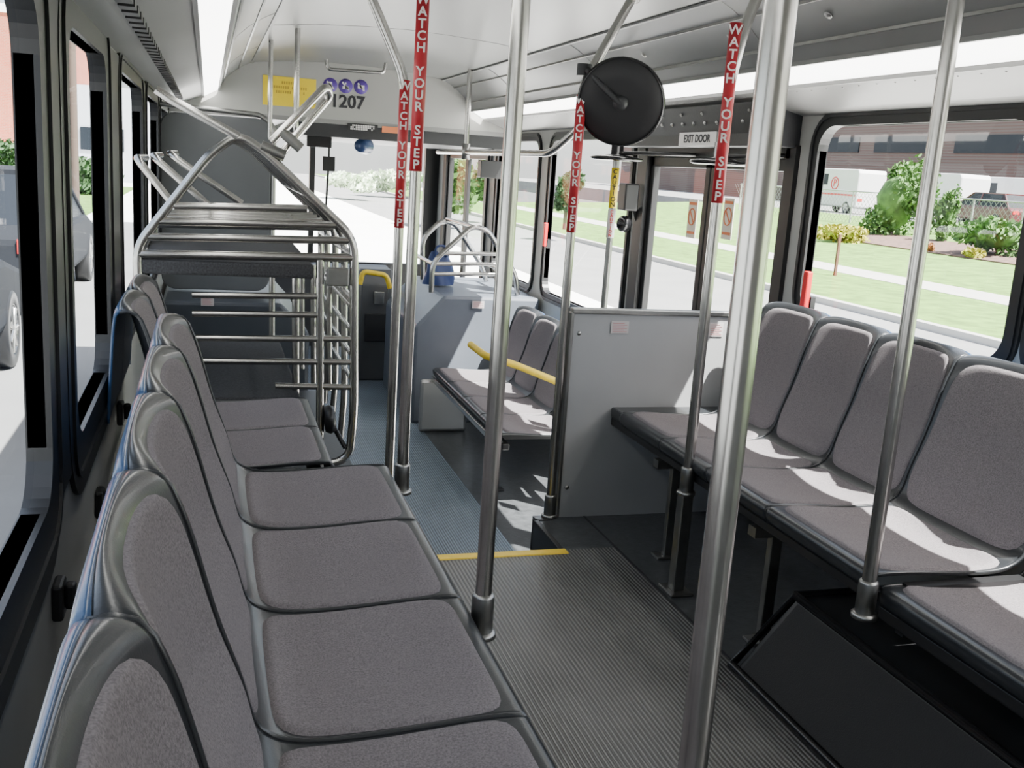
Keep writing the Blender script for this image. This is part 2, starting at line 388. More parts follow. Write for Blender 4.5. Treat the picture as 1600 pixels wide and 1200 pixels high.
def ps(s):
    s = max(0, min(AL[-1]-1e-6, s)); i = 0
    while AL[i+1] < s: i += 1
    f = (s-AL[i])/(AL[i+1]-AL[i]); return PR[i].lerp(PR[i+1], f)
def pn(s):
    d = ps(s+.012)-ps(s-.012); d.normalize(); return Vector((-d.y, d.x))*-1
def sof(ix): return AL[min(ix*6, len(AL)-1)]
S_front = sof(3); S_jun = sof(7); S_b0 = sof(8); S_top = sof(13); S_rim = sof(15)
NSGN = 1 if pn(sof(5)).y > 0 else -1
HW = .225
def sstep(t): t = max(0, min(1, t)); return t*t*(3-2*t)
def spt(u, s, off):
    p = ps(s); n = pn(s)*NSGN; h = off
    a = 1-abs(u)**2.4
    # concave scoop: the middle of the back lies behind its edges, the pan dips
    g = sstep((s-(S_jun-.06))/.30)
    if s > S_top: g *= 1-sstep((s-S_top)/(S_rim-S_top+.02))
    dx = -.040*a*g
    dz = -.018*a*sstep((s-S_front+.02)/.16)*(1-sstep((s-S_jun+.06)/.12))
    crest = -.012*abs(u)**8*sstep((s-S_top+.08)/.08) if s > S_top-.08 else 0
    return Vector((p.x+n.x*h+dx, u*HW, .45+p.y+n.y*h+dz+crest))
def make_seat():
    t = thing('bus_seat', 'x', 'seat')
    m_ = MB(); nu = 36; Sx = S_rim
    m_.grid(lambda i, j: spt((i*2-1)*.997, j*Sx, 0), nu, 80); m_.build('shell', SHELL, t, solid=.008)
    m_ = MB(); m_.grid(lambda i, j: spt((i*2-1)*.997, Sx-.004+j*(AL[-1]-Sx+.003), .001), nu, 24); m_.build('back_panel', SHELLB, t, solid=.008)
    def cushion(s0, s1, w0, w1, e, puff, name):
        m_ = MB(); sc = (s0+s1)/2; hs = (s1-s0)/2
        def fn(i, j):
            a = i*2*PI; r = j
            ca, sa = math.cos(a), math.sin(a)
            k = (abs(ca)**e+abs(sa)**e)**(-1/e)
            x = ca*k*r; y = sa*k*r
            w = w0+(w1-w0)*((y+1)/2)**2.2
            rim = 1-max(0, (r-.90)/.10)**2.2
            return spt(x*w, sc+y*hs, -.006+(puff+.006)*max(0, rim)**.6)
        m_.grid(fn, 88, 22); return m_.build(name, FAB, t)
    cushion(S_front+.000, S_jun-.000, .970, .945, 10, .009, 'seat_cushion')
    cushion(S_b0-.030, S_top-.000, .965, .92, 8, .008, 'back_cushion')
    for sg in (1, -1):
        m_ = MB(); m_.tube([spt(sg*.995, AL[-1]*.03+(S_rim-AL[-1]*.03)*k/40, -.001) for k in range(41)], .0040, 8); m_.build('edge_bead', SHELL, t)
    return t
proto = make_seat(); used = [False]
def seat(xo, y0, y1, z, rz, label, group, sx=1):
    sc = (sx, (y1-y0)/.45, 1)
    if not used[0]:
        o = proto; o.location = (xo, (y0+y1)/2, z); o.rotation_euler = (0, 0, rz); o.scale = sc; used[0] = True
    else: o = dup(proto, (xo, (y0+y1)/2, z), rz, sc)
    o['label'] = label; o['group'] = group; return o
LG = 'side-facing seats along the left wall'; RG = 'side-facing seats along the right wall'; FG = 'low front seats beyond the grey divider'
ly = [.022, .472, .922, 1.372, 1.822, 2.272, 2.722]
labs = ['grey left-row bus seat showing only its curved back, lower left corner', 'grey left-row bus seat with its cushion cut by the bottom edge', 'largest fully visible grey seat of the left row, level with the plain pole foot',
        'second fully visible grey seat of the left row, counted from the camera', 'third fully visible grey seat of the left row, by the pole pair']
for i in range(1, 6): seat(0, ly[i], ly[i+1], 0, 0, labs[i-1], LG)
seat(-.12, 2.76, 3.15, 0, 0, 'left seat set back beyond the long row, nearer one beside the luggage rack', LG, .94)
seat(-.12, 3.15, 3.54, 0, 0, 'left seat set back beyond the long row, farther one directly before the luggage rack', LG, .94)
ry = [.90, 1.35, 1.80, 2.27, 2.62, 2.95, 3.30]
rl = ['right-row grey seat with only a sliver of cushion at the lower right edge', 'lower set right-row grey seat at the right edge, its back cut off by the frame', 'right-row grey seat behind the thin right pole',
      'right-row grey seat, third counted from the divider panel', 'right-row grey seat, second counted from the divider panel', 'right-row grey seat nearest the grey divider panel']
for i in range(6): seat(1.95 if i > 1 else 1.972, ry[i], ry[i+1], 0 if i > 1 else -.03, PI, rl[i], RG)
fl = ['low front grey seat nearest behind the divider panel', 'low front grey seat, second from the divider', 'low front grey seat, third from the divider', 'low front grey seat against the blue-grey wheel housing']
for i in range(4): seat(1.90, 4.64+.4*i, 5.04+.4*i, -.45, PI, fl[i], FG)
# seat support frames
def beam(label, x0, x1, y0, y1, zt, zf, legs, sgn, loc, LM=None):
    t = thing('bench_support', label, 'bench support', loc); LM = LM or STEELD
    q = MB(); q.box(x0, x1, y0, y1, zt-.035, zt); q.build('front_rail', BLACK, t, bevel=.006)
    q = MB(); xb = (x0+x1)/2 - sgn*.4; q.box(xb-.02, xb+.02, y0, y1, zt-.05, zt-.02); q.build('rear_rail', BLACK, t)
    for y in legs:
        q = MB(); q.box(min(x0, xb), max(x1, xb), y-.02, y+.02, zt-.075, zt-.045); q.build('cross_bar', LM, t)
        q = MB(); xl_ = (x0+x1)/2-sgn*.06
        q.box(xl_-.018, xl_+.018, y-.012, y+.012, zf+.008, zt-.06); q.box(xl_-.05, xl_+.05, y-.03, y+.03, zf, zf+.01); q.build('leg', LM, t, bevel=.003)
    return t
beam('black support frame beneath the long left row of seats', .44, .478, .02, 2.73, .395, 0, (.5, 1.4, 2.6), 1, (.3, 1.4, 0))
beam('black support frame beneath the two set-back left seats', .29, .328, 2.75, 3.54, .395, 0, (3.0,), 1, (.1, 3.1, 0))
beam('black support frame with steel legs beneath the right row of seats', 1.472, 1.51, 1.82, 3.42, .405, 0, (2.35, 3.0), -1, (1.7, 2.6, 0))
t = beam('black support frame beneath the lower set seats at the right edge', 1.50, 1.54, .90, 1.82, .365, .2, (), -1, (1.7, 1.3, .2))
q = MB(); q.box(1.54, 2.05, 1.77, 1.80, .30, .425); q.build('end_panel', BLACK, t)
t = beam('dark support frame with end plate coloured as if lit beneath the low front seats', 1.42, 1.46, 4.64, 6.22, -.055, ZF, (5.0,), -1, (1.7, 5.4, ZF), BLACK)
q = MB(); q.box(1.32, 1.64, 6.20, 6.24, ZF, -.07); q.build('end_plate', PLATE, t, bevel=.02)
q = MB(); q.box(1.385, 1.40, 4.64, 6.2, -.075, -.045); q.build('front_trim', STEEL, t, bevel=.004)
b = MB(); b.box(1.47, 2.0, 3.31, 3.425, .40, .44); tag(b.build('seat_end_filler', SHELL, bevel=.008), 'dark filler strip between right seats and divider panel', 'trim')
# wheelhouse cover under right seats
w = thing('wheel_cover', 'black sloping wheel cover on the floor beneath the right seats', 'wheel cover', (1.7, 1.3, 0))
b = MB(); b.prism([(1.38, 0.001), (1.545, .2), (1.56, .205), (XR-.02, .205), (XR-.02, 0.001)], 'y', .3, 2.20); b.build('cover', BLACK, w)
b = MB(); b.add([(1.385, .3, .016), (1.385, 2.18, .016), (1.535, 2.18, .197), (1.535, .3, .197)], [(0, 3, 2, 1)]); b.build('tread_pad', PAD, w)
for P in ([(1.375, .3, .012), (1.375, 2.215, .012), (1.55, 2.215, .205), (1.55, .3, .205)], [(1.55, 2.215, .205), (2.15, 2.215, .205)]):
    b = MB(); b.tube(P, .013, 8); b.build('rubber_edge', BLACKG, w)
# ------------------------------------------------------------------ poles
RP = .0165
def pole(pts, label, zbase, sticker=None, rad=.06, collar=True, grp='vertical grab poles', txt='WATCH YOUR STEP', foot=True):
    pts = [Vector(p) for p in pts]; p0 = pts[0]
    t = thing('grab_pole', label, 'pole', p0, grp)
    q = MB(); q.tube(pts, RP, 16, rad); q.build('pole', STEEL, t)
    if collar:
        q = MB(); q.lathe(p0, (0, 0, 1), [(RP, 0), (.0225, 0), (.0225, .075), (.021, .079), (RP, .081)], 16); q.build('collar', STEELD, t)
        q = MB(); q.lathe((p0.x, p0.y, p0.z-.010), (0, 0, 1), [(0, 0), (.030, 0), (.030, .010), (.022, .013)], 16); q.build('base_plate', STEELD, t)
    if sticker:
        x, y = p0.x, p0.y
        u, v0, v1 = sticker; z1 = at(u, v0, 'y', y).z; z0 = at(u, v1, 'y', y).z
        z1 = min(z1, 1.9)
        s_ = MB(); s_.lathe((p0.x, p0.y, z0), (0, 0, 1), [(RP, 0), (RP+.0012, 0), (RP+.0012, z1-z0), (RP, z1-z0)], 20); so = s_.build('warning_sticker', RED, t)
        ang = -math.atan2(p0.x, p0.y); n = Vector((math.sin(ang), -math.cos(ang), 0))
        body = '\n'.join(txt); pitch = (z1-z0)/(len(txt)+.2)
        size = pitch*1.12
        o = text(body, size, Vector((p0.x, p0.y, (z0+z1)/2))+n*(RP+.0016), ang, LETW, None, 'lettering', line=pitch/size, bold=.0008, ext=.0003)
        zs = [vv.co.z for vv in o.data.vertices]; dz = (z0+z1)/2-(max(zs)+min(zs))/2
        o.data.transform(Matrix.Translation((0, 0, dz)))
        o.parent = so
    return t
pole([(.52, 1.76, .40), (.52, 1.76, 1.925)], 'plain steel pole rising from the left seat edge, no sticker, centre of picture', .4)
pole([(.525, .90, .40), (.525, .90, 1.925)], 'thick-looking plain steel pole nearest the camera', .4)
pole([(1.44, 1.79, .36), (1.44, 1.79, 1.92)], 'plain steel pole rising from the right seat edge, rightmost', .36)
pole([(1.45, 2.72, .34), (1.45, 2.72, 1.60), (1.48, 2.72, 1.75), (1.54, 2.72, 1.91)], 'steel pole with red warning sticker in front of the right seats', .34, (1135, 34, 318))
pole([(1.26, 3.44, .01), (1.26, 3.44, 1.60), (1.42, 3.44, 1.91)], 'steel pole with red warning sticker at the edge of the grey divider', 0, (895, 147, 363))
pole([(.545, 2.76, .36), (.545, 2.76, 1.93)], 'steel pole with large red warning sticker at the end of the long left row', .36, (658, -12, 268))
pole([(.63, 3.44, ZF+.22), (.63, 3.44, 1.57), (.46, 3.44, 1.91)], 'steel pole with red warning sticker bent left at its top', ZF, (628, 125, 356))
b = MB(); b.box(1.43, 1.47, 2.70, 2.74, .008, .33); b.box(1.41, 1.49, 2.67, 2.77, 0, .01); tag(b.build('pole_bracket', STEELD, bevel=.004), 'steel leg bracket on the floor under the sticker pole by right seats', 'bracket')
# overhead rails
t = thing('overhead_rail', 'steel overhead grab rail with drop post in the front right section', 'grab rail', (1.6, 6.46, 1.385))
b = MB(); b.tube([(1.6, 7.3, 1.385), (1.6, 4.75, 1.385), (1.66, 4.55, 1.5), (1.8, 4.5, 1.82)], RP, 12, .08); b.build('rail', STEEL, t)
b = MB(); b.tube([(1.6, 6.46, 1.93), (1.6, 6.46, 1.385)], RP, 12); b.build('drop_post', STEEL, t)
b = MB(); b.lathe((1.6, 6.46, 1.34), (0, 0, 1), [(0, 0), (.026, 0), (.026, .10), (RP, .10)], 14); b.build('joint', STEELD, t)
b = MB(); b.tube([(.43, 5.37, 1.92), (.43, 5.37, 1.40), (.43, 7.2, 1.40)], .014, 12, .05); tag(b.build('overhead_rail', STEEL), 'steel drop post and overhead rail above the luggage rack', 'grab rail')
b = MB(); b.tube([(.33, 5.9, 1.92), (.33, 5.9, 1.38)], .013, 12); tag(b.build('drop_post', STEEL), 'thin steel drop post hanging left of the yellow notice', 'pole')
b = MB(); b.tube([at(510, 93, 'y', 6.9), at(512, 108, 'y', 6.9), at(600, 114, 'y', 6.9), at(603, 98, 'y', 6.9)], .012, 10, .03)
tag(b.build('ceiling_handle', STEEL), 'small steel handle bar under the ceiling above the fleet number', 'handle')
b = MB(); b.tube([(1.16, 2.5, 1.93), (1.19, 2.55, 1.865), (1.28, 2.72, 1.862), (1.30, 3.1, 1.862), (1.42, 3.4, 1.90)], .014, 10, .05)
tag(b.build('overhead_rail', STEEL), 'short curved steel rail at the top edge beside the round mirror', 'grab rail')
# ------------------------------------------------------------------ divider
t = thing('divider_panel', 'grey divider panel with steel edges between the right seats and the exit', 'divider', (1.7, 3.44, 0))
b = MB(); b.box(1.285, 2.17, 3.432, 3.447, .0, .80); b.build('panel', GREYP, t)
b = MB(); b.box(1.285, 2.18, 3.422, 3.457, .795, .815); b.box(1.28, 1.295, 3.424, 3.455, .0, .80); b.build('edge_trim', STEELD, t, bevel=.004)
for (x, z) in ((1.32, .72), (1.32, .12)):
    b = MB(); b.lathe((x, 3.432, z), (0, -1, 0), [(.009, 0), (.007, .004), (0, .005)], 10); b.build('bolt', STEELD, t)
STK = mat('sticker_pink', (.44, .41, .41), .6); FRD = mat('faint_red', (.42, .18, .18), .6)
def tiny_label(u0, v0, u1, v1, ax, val, label):
    a = at(u0, v0, ax, val); c = at(u1, v1, ax, val); e = .003
    tt = thing('notice_sticker', label, 'sticker', ((a.x+c.x)/2, (a.y+c.y)/2, c.z))
    q = MB(); r_ = MB()
    q.box(a.x, c.x, val-e, val, c.z, a.z)
    for k in range(6):
        z = a.z+(c.z-a.z)*(.15+.14*k); r_.box(a.x+(c.x-a.x)*.1, a.x+(c.x-a.x)*(.9 if k % 2 else .75), val-e-.001, val-e, z-.0011, z+.0011)
    q.build('plate', STK, tt); r_.build('print', FRD, tt)
tiny_label(955, 502, 981, 521, 'y', 3.431, 'small white sticker with red print near the top left of the divider')
tiny_label(1109, 504, 1128, 526, 'y', 3.431, 'small white sticker with red print near the top right of the divider')
# ------------------------------------------------------------------ round mirror (back side)
mc = at(970, 160, 'y', 3.36)
nrm = Vector((-.42, -.78, -.26)).normalized()
t = thing('convex_mirror', 'round black-backed mirror clamped to the pole above the exit', 'mirror', mc)
b = MB(); b.lathe(mc, nrm, [(0, .006), (.08, .006), (.145, .002), (.150, -.003), (.150, -.010), (.12, -.03), (0, -.045)], 56); b.build('back_shell', DISC, t)
b = MB(); b.lathe(mc, nrm, [(.146, .005), (.153, .003), (.154, -.006), (.150, -.012)], 56); b.build('rim', BLACKG, t)
b = MB(); e = Vector((1.262, 3.41, 1.655)); h = mc+nrm*.018
b.tube([e, e.lerp(h, .4)+nrm*.012, h], .011, 10); b.lathe(mc+nrm*.004, nrm, [(.026, 0), (.026, .014), (.012, .02), (0, .021)], 16); b.tube([e+Vector((0, .03, -.02)), e+Vector((0, .03, .02))], .026, 12); b.build('bracket', DARK, t)
# ------------------------------------------------------------------ exit door
def door(n, y0, y1, z1):
    t = bpy.data.objects.new('door_%d' % n, None); C.objects.link(t); t.location = (XR, (y0+y1)/2, ZF); t['kind'] = 'structure'
    b = MB(); b.box(XR-.02, XR+.06, y0-.04, y0+.03, ZF, z1+.02); b.box(XR-.02, XR+.06, y1-.03, y1+.08, ZF, z1+.02); b.box(XR-.02, XR+.06, y0, y1, z1-.03, z1+.03); b.build('frame', BLACK, t)
    ym = (y0+y1)/2
    for (p, q_) in ((y0+.03, ym-.005), (ym+.005, y1-.03)):
        b = MB(); x0, x1 = XR+.005, XR+.035; w_ = .045
        b.box(x0, x1, p, p+w_, ZF, z1-.03); b.box(x0, x1, q_-w_, q_, ZF, z1-.03); b.box(x0, x1, p, q_, z1-.08, z1-.03); b.box(x0, x1, p, q_, ZF, ZF+.12)
        lf = b.build('door_leaf', BLACK, t, bevel=.004)
        b = MB(); b.add([(x0+.018, p+w_, ZF+.12), (x0+.018, q_-w_, ZF+.12), (x0+.018, q_-w_, z1-.08), (x0+.018, p+w_, z1-.08)], [(0, 1, 2, 3)]); b.build('pane', GLASS, lf)
    return t
door(1, 3.52, 4.90, 1.44); door(2, 8.05, 9.55, 1.44)
t = thing('door_header', 'black door mechanism cover with a row of bolts above the exit door', 'cover', (2.1, 4.2, 1.46))
b = MB(); b.prism([(XR, 1.45), (2.06, 1.45), (2.06, 1.50), (2.00, 1.615), (2.10, 1.60), (XR, 1.585)], 'y', 3.49, 4.98); b.build('cover', DARK, t, bevel=.006)
for i in range(13):
    b = MB(); y = 3.57+i*.108; b.lathe((2.037, y, 1.545), (-.87, 0, -.45), [(.009, 0), (.008, .004), (0, .005)], 10); b.build('bolt', STEELD, t)
for i in range(7):
    b = MB(); y = 3.60+i*.20; b.lathe((2.017, y, 1.583), (-.87, 0, -.45), [(.008, 0), (.006, .004), (0, .005)], 10); b.build('bolt', STEELD, t)
a = at(1064, 203, 'x', 2.055); c = at(1120, 220, 'x', 2.055)
t = thing('exit_sign', 'white EXIT DOOR sign above the exit door glass', 'sign', ((2.05, (a.y+c.y)/2, c.z)))
y0, y1 = sorted((a.y, c.y)); b = MB(); b.box(2.050, 2.056, y0, y1, 1.452, 1.510); b.build('plate', LETW, t)
text('EXIT DOOR', .047, (2.0485, (y0+y1)/2, 1.481), 0, LETB, t, rot=Matrix.Rotation(-PI/2, 4, 'Z')@Matrix.Rotation(PI/2, 4, 'X'), bold=.0012)
# door posts and discs
for k, (x, y, lab) in enumerate(((1.86, 4.53, 'steel exit door post with yellow caution sticker'), (2.0, 3.76, 'steel exit door post nearest the right window'))):
    t = thing('door_post', lab, 'pole', (x, y, ZF))
    b = MB(); b.tube([(x, y, ZF), (x, y, 1.46)], .016, 12); b.build('pole', STEELD, t)
    b = MB(); b.lathe((x, y, 1.37), (0, 0, 1), [(0, 0), (.11, .0), (.125, .006), (.125, .014), (.10, .02), (.03, .03), (.03, .09), (0, .09)], 28); b.build('linkage_disc', BLACKG, t)
    b = MB(); b.tube([(x, y, 1.405), (x+.05, y-.18, 1.41), (XR-.02, y-.2, 1.42)], .009, 8); b.build('linkage_arm', BLACK, t)
    if k == 0:
        for v0, v1, m1, m2, tx in ((262, 325, YSIGN, LETB, 'CAUTION'), (327, 372, LETW, REDP, 'CAUTION')):
            za = at(957, v0, 'x', x).z; zb = at(957, v1, 'x', x).z
            q = MB(); q.lathe((x, y, zb), (0, 0, 1), [(.017, 0), (.019, 0), (.019, za-zb), (.017, za-zb)], 16); so = q.build('caution_sticker', m1, t)
            ang = -math.atan2(x, y); n = Vector((math.sin(ang), -math.cos(ang), 0)); pt = (za-zb)/7.3
            o = text('\n'.join(tx), pt*1.15, Vector((x, y, (za+zb)/2))+n*.0195, ang, m2, None, line=1/1.15, bold=.0006)
            zs = [vv.co.z for vv in o.data.vertices]; o.data.transform(Matrix.Translation((0, 0, (za+zb)/2-(max(zs)+min(zs))/2)))
            o.parent = so
p = at(985, 302, 'x', 2.12)
t = thing('door_sensor', 'black sensor box with round eye on the exit door frame', 'sensor', p)
b = MB(); b.box(p.x-.05, p.x+.03, p.y-.05, p.y+.05, p.z-.09, p.z+.05); b.build('housing', BLACK, t, bevel=.008)
b = MB(); b.tube([p, p+Vector((.06, .02, -.14))], .012, 8); b.build('arm', BLACK, t)
b = MB(); b.lathe(p+Vector((-.02, 0, -.16)), (0, -1, 0), [(0, -.04), (.03, -.03), (.045, 0), (.03, .03), (0, .035)], 14); b.build('eye', BLACKG, t)
CREAM = mat('sticker_cream', (.75, .72, .62), .5)
for u, lab in ((1081, 'round orange prohibition sticker on the far exit door leaf'), (1137, 'round orange prohibition sticker on the near exit door leaf')):
    p = at(u, 342, 'x', XR+.002)
    t = thing('prohibition_sticker', lab, 'sticker', p, 'stickers on the exit door')
    b = MB(); b.box(p.x, p.x+.003, p.y-.045, p.y+.045, p.z-.09, p.z+.09); b.build('plate', CREAM, t)
    b = MB(); b.tube([(p.x-.002, p.y+.033*math.cos(k*PI/12), p.z+.01+.038*math.sin(k*PI/12)) for k in range(25)], .003, 6); b.tube([(p.x-.002, p.y+.02, p.z+.035), (p.x-.002, p.y-.02, p.z-.015)], .003, 6)
    b.box(p.x-.003, p.x, p.y-.035, p.y+.035, p.z+.065, p.z+.078); b.box(p.x-.003, p.x, p.y-.035, p.y+.035, p.z-.070, p.z-.058); b.build('symbol', ORG, t)
# red window releases
for (u, v0, v1, lab) in ((1268, 424, 486, 'red emergency window handle at the rear right window'), (856, 348, 386, 'red emergency window handle at the front right window')):
    a = at(u, v0, 'x', 2.16); c = at(u, v1, 'x', 2.16)
    t = thing('release_handle', lab, 'handle', c)
    b = MB(); b.box(2.135, 2.16, a.y-.016, a.y+.016, c.z, a.z); b.build('lever', REDP, t, bevel=.006)
    b = MB(); b.box(2.16, XR-.01, a.y-.02, a.y+.02, c.z-.01, c.z+.05); b.build('mount', BLACK, t)
# yellow arm bar
a = at(760, 557, 'y', 4.40); c = at(874, 598, 'y', 4.40)
b = MB(); b.tube([a+Vector((0, .3, 0)), a, a.lerp(c, .35)+Vector((0, 0, .01)), c, c+Vector((.1, 0, -.06))], .017, 12, .05)
tag(b.build('yellow_arm_bar', YEL), 'yellow padded bar beside the low front seats', 'grab bar')
# ------------------------------------------------------------------ luggage rack (left)
RY = 3.95
t = thing('luggage_rack', 'large tubular steel luggage rack with two carpeted shelves behind the left seats', 'luggage rack', (.15, RY, 0))
def A(u, v, y=RY): return at(u, v, 'y', y)
def frame_pts(dy):
    base = [A(216, 440), A(214, 385), A(330, 238), A(372, 210), A(412, 236), A(553, 372), A(553, 640), A(546, 715), A(505, 728)]
    return [p+Vector((0, dy, 0)) for p in base]
RT = .0175
for dy in (0, .30, .62, .95, 1.25):
    b = MB(); P = frame_pts(dy)
    if dy: P = P[:-1]
    b.tube(P, RT if not dy else .0145, 14, .07); b.build('hoop', STEEL, t)
for (u0, v0, u1, v1) in ((272, 322, 480, 326), (240, 346, 524, 352), (222, 370, 545, 376), (214, 397, 553, 403)):
    b = MB(); b.tube([A(u0, v0), A(u1, v1)], .015 if v0 < 390 else .017, 12); b.build('cross_bar', STEEL, t)
for i, dy in enumerate((.2, .42, .64, .85, 1.05)):
    b = MB(); b.tube([A(230, 356)+Vector((0, dy, 0)), A(530, 362)+Vector((0, dy, 0))], .014, 10); b.build('cross_bar', STEEL, t)
for i, (u, v) in enumerate(((213, 247), (238, 243), (264, 240))):
    b = MB(); p0 = at(u, v, 'y', 4.15+.2*i); p1 = at(u+62+26*i, v+78, 'y', 4.15+.2*i)
    b.tube([p0+Vector((.02, .25, .0)), p0, p1], .015, 10, .04); b.build('slant_bar', STEEL, t)
for p in (A(330, 238), A(553, 400), A(553, 470), A(214, 400), A(412, 236), A(480, 302)):
    b = MB(); b.tube([p, p+Vector((0, 1.25, 0))], .014, 12); b.build('side_rail', STEEL, t)
for (u, v0, v1, dy, r_) in ((500, 405, 690, 0, .016), (467, 440, 640, .15, .015), (437, 440, 560, .5, .013), (513, 440, 650, .6, .013), (482, 440, 600, .3, .012), (530, 445, 640, .35, .012)):
    b = MB(); b.tube([A(u, v0)+Vector((0, dy, 0)), A(u, v1)+Vector((0, dy, 0))], r_, 12); b.build('post', STEEL, t)
for v in (463, 492, 530, 566, 605):
    b = MB(); b.tube([A(300 if v < 570 else 430, v-2), A(500 if v < 500 else 550, v)], .0125, 10); b.build('guard_bar', STEEL, t)
for v in (478, 515, 552, 590):
    b = MB(); p = A(548, v); b.tube([p, p+Vector((0, 1.2, 0))], .010, 10); b.build('guard_bar', STEEL, t)
xr = A(490, 420).x
b = MB(); b.box(-.24, xr, RY-.01, 5.2, .83, .885); b.build('shelf', CARPET, t, bevel=.01)
b = MB(); b.box(-.24, .36, RY+.02, 5.2, .285, .35); b.build('shelf', CARPET, t, bevel=.01)
b = MB(); b.box(-.24, .34, RY+.1, 5.2, .08, .14); b.build('shelf', CARPET, t, bevel=.01)
p = A(528, 432); b = MB(); b.box(p.x-.045, p.x+.04, p.y-.03, p.y+.01, p.z-.035, p.z+.035); b.build('latch', STEELD, t, bevel=.005)
b = MB(); b.tube([A(505, 640)+Vector((0, .1, 0)), A(540, 700)], .01, 8); b.build('strap', BLACK, t)
b = MB(); b.lathe(A(515, 655), (1, 0, .1), [(0, -.02), (.05, -.02), (.06, 0), (.05, .02), (0, .02)], 18); b.build('strap_reel', BLACK, t)
# V-shaped rails above the rack
b = MB(); b.tube([A(372, 213)+Vector((0, -.01, 0)), A(268, 156), A(262, 150)+Vector((-.04, 0, .02))], .016, 12); tag(b.build('brace_rail', STEEL), 'steel brace rail from the rack top up to the left wall', 'grab rail')
t = thing('loop_rail', 'long narrow looped steel rail rising right from the rack top', 'grab rail', A(430, 240))
b = MB(); b.tube([A(424, 222), A(510, 134), A(520, 148)+Vector((0, .08, 0)), A(436, 246)+Vector((0, .05, 0))], .0155, 12, .03); b.build('loop', STEEL, t)
b = MB(); b.tube([A(440, 205), A(470, 232)], .02, 12); b.build('clamp', STEELD, t)
b = MB(); b.tube([A(408, 228), A(445, 244)], .022, 12); b.build('clamp', STEELD, t)
# ------------------------------------------------------------------ wheel housings, partition
def housing(label, pts, y0, y1, mt):
    q = MB(); q.prism(pts, 'y', y0, y1); o = q.build('wheel_housing', mt, bevel=.02); return tag(o, label, 'wheel housing')
housing('blue-grey wheel housing beyond the low right seats, rack on top', [(1.31, ZF), (1.31, .24), (1.50, .45), (XR-.025, .45), (XR-.025, ZF)], 6.42, 7.58, BLUEG)
housing('dark blue-grey wheel housing behind the luggage rack on the left', [(XL+.025, ZF), (XL+.025, .47), (.40, .47), (.56, .30), (.56, ZF)], 5.75, 7.3, BLUED)
tiny_label(314, 464, 334, 478, 'y', 5.745, 'small white sticker with red print on the left wheel housing')
tiny_label(738, 470, 756, 482, 'y', 6.41, 'small white sticker with red print on the right wheel housing')
t = thing('driver_partition', 'dark grey partition panel behind the driver place', 'partition', (.05, 6.2, .47))
b = MB(); P = rr(XL+.01, .355, .48, 1.49, .08); b.prism(P, 'y', 6.18, 6.22); b.build('panel', PART, t, bevel=.006)
b = MB(); b.tube([(.37, 6.2, .47), (.37, 6.2, 1.45), (.30, 6.2, 1.51), (XL+.01, 6.2, 1.53)], .015, 12, .06); b.build('edge_tube', STEELD, t)
# right front rack
t = thing('luggage_rack', 'small arched steel luggage rack on top of the right wheel housing', 'luggage rack', (1.7, 6.8, .45))
def Bq(u, v, y): return at(u, v, 'y', y)
zc = .455
def hoop(pts, y):
    P = [Bq(u, v, y) for u, v in pts]; P[0].z = zc; P[-1].z = zc
    for p in P: p.z = max(p.z, zc)
    b = MB(); b.tube(P, .018, 12, .07); b.build('hoop', STEEL, t)
hoop([(674, 455), (676, 410), (738, 353), (762, 360), (806, 430), (808, 462)], 6.55)
hoop([(660, 440), (660, 372), (690, 344), (712, 350), (752, 415), (760, 440)], 7.3)
for v, u0, u1 in ((396, 692, 782), (412, 680, 794), (428, 676, 804)):
    b = MB(); b.tube([Bq(u0, v, 6.55), Bq(u1, v+1, 6.55)], .014, 10); b.build('cross_bar', STEEL, t)
for (u, v) in ((676, 412), (738, 354), (804, 430)):
    b = MB(); p = Bq(u, v, 6.55); b.tube([p, p+Vector((0, .75, 0))], .015, 10); b.build('side_rail', STEEL, t)
# blue bag
p = Bq(686, 415, 6.95); p.z = .46
t = thing('blue_bag', 'dark blue cloth bag lying on the front right rack', 'bag', p)
b = MB()
def bag(i, j):
    a = i*2*PI; h = j; r = .10*(1-.45*h**2)*(1+.12*math.sin(3*a+4*h)); return Vector((p.x+r*math.cos(a)*1.1, p.y+r*math.sin(a)*.6, p.z+.001+.22*h+.02*math.sin(2*a)*h))
b.grid(bag, 28, 10); b.build('body', BAGM, t)
b = MB(); b.tube([p+Vector((-.04, -.04, .2)), p+Vector((-.04, -.05, .28)), p+Vector((.04, -.05, .28)), p+Vector((.04, -.04, .2))], .008, 8, .04); b.build('handle', BAGM, t)
# ------------------------------------------------------------------ driver area
t = thing('dashboard', 'dark dashboard below the windshield', 'dashboard', (1, 9.5, ZF))
b = MB(); b.prism([(9.2, ZF), (9.15, .05), (9.3, .25), (9.88, .29), (9.88, ZF)], 'x', XL+.02, 1.7); b.build('body', DARK, t, bevel=.02)
p = at(585, 440, 'y', 7.9)
t = thing('fare_box', 'dark grey fare box standing beside the driver place', 'fare box', (p.x, 7.9, ZF))
b = MB(); b.prism([(7.75, ZF), (7.75, .35), (7.82, .46), (8.05, .46), (8.05, ZF)], 'x', p.x-.13, p.x+.13); b.build('body', PART, t, bevel=.015)
b = MB(); b.box(p.x-.09, p.x+.09, 7.735, 7.75, -.1, .12); b.build('door', DARK, t, bevel=.004)
b = MB(); b.box(p.x-.03, p.x+.05, 7.70, 7.745, .2, .30); b.build('coin_slot', STEEL, t, bevel=.004)
t = thing('yellow_guard_rail', 'short yellow guard rail by the fare box', 'grab bar', (p.x, 7.64, ZF))
a = at(567, 424, 'y', 7.64); c = at(604, 430, 'y', 7.64)
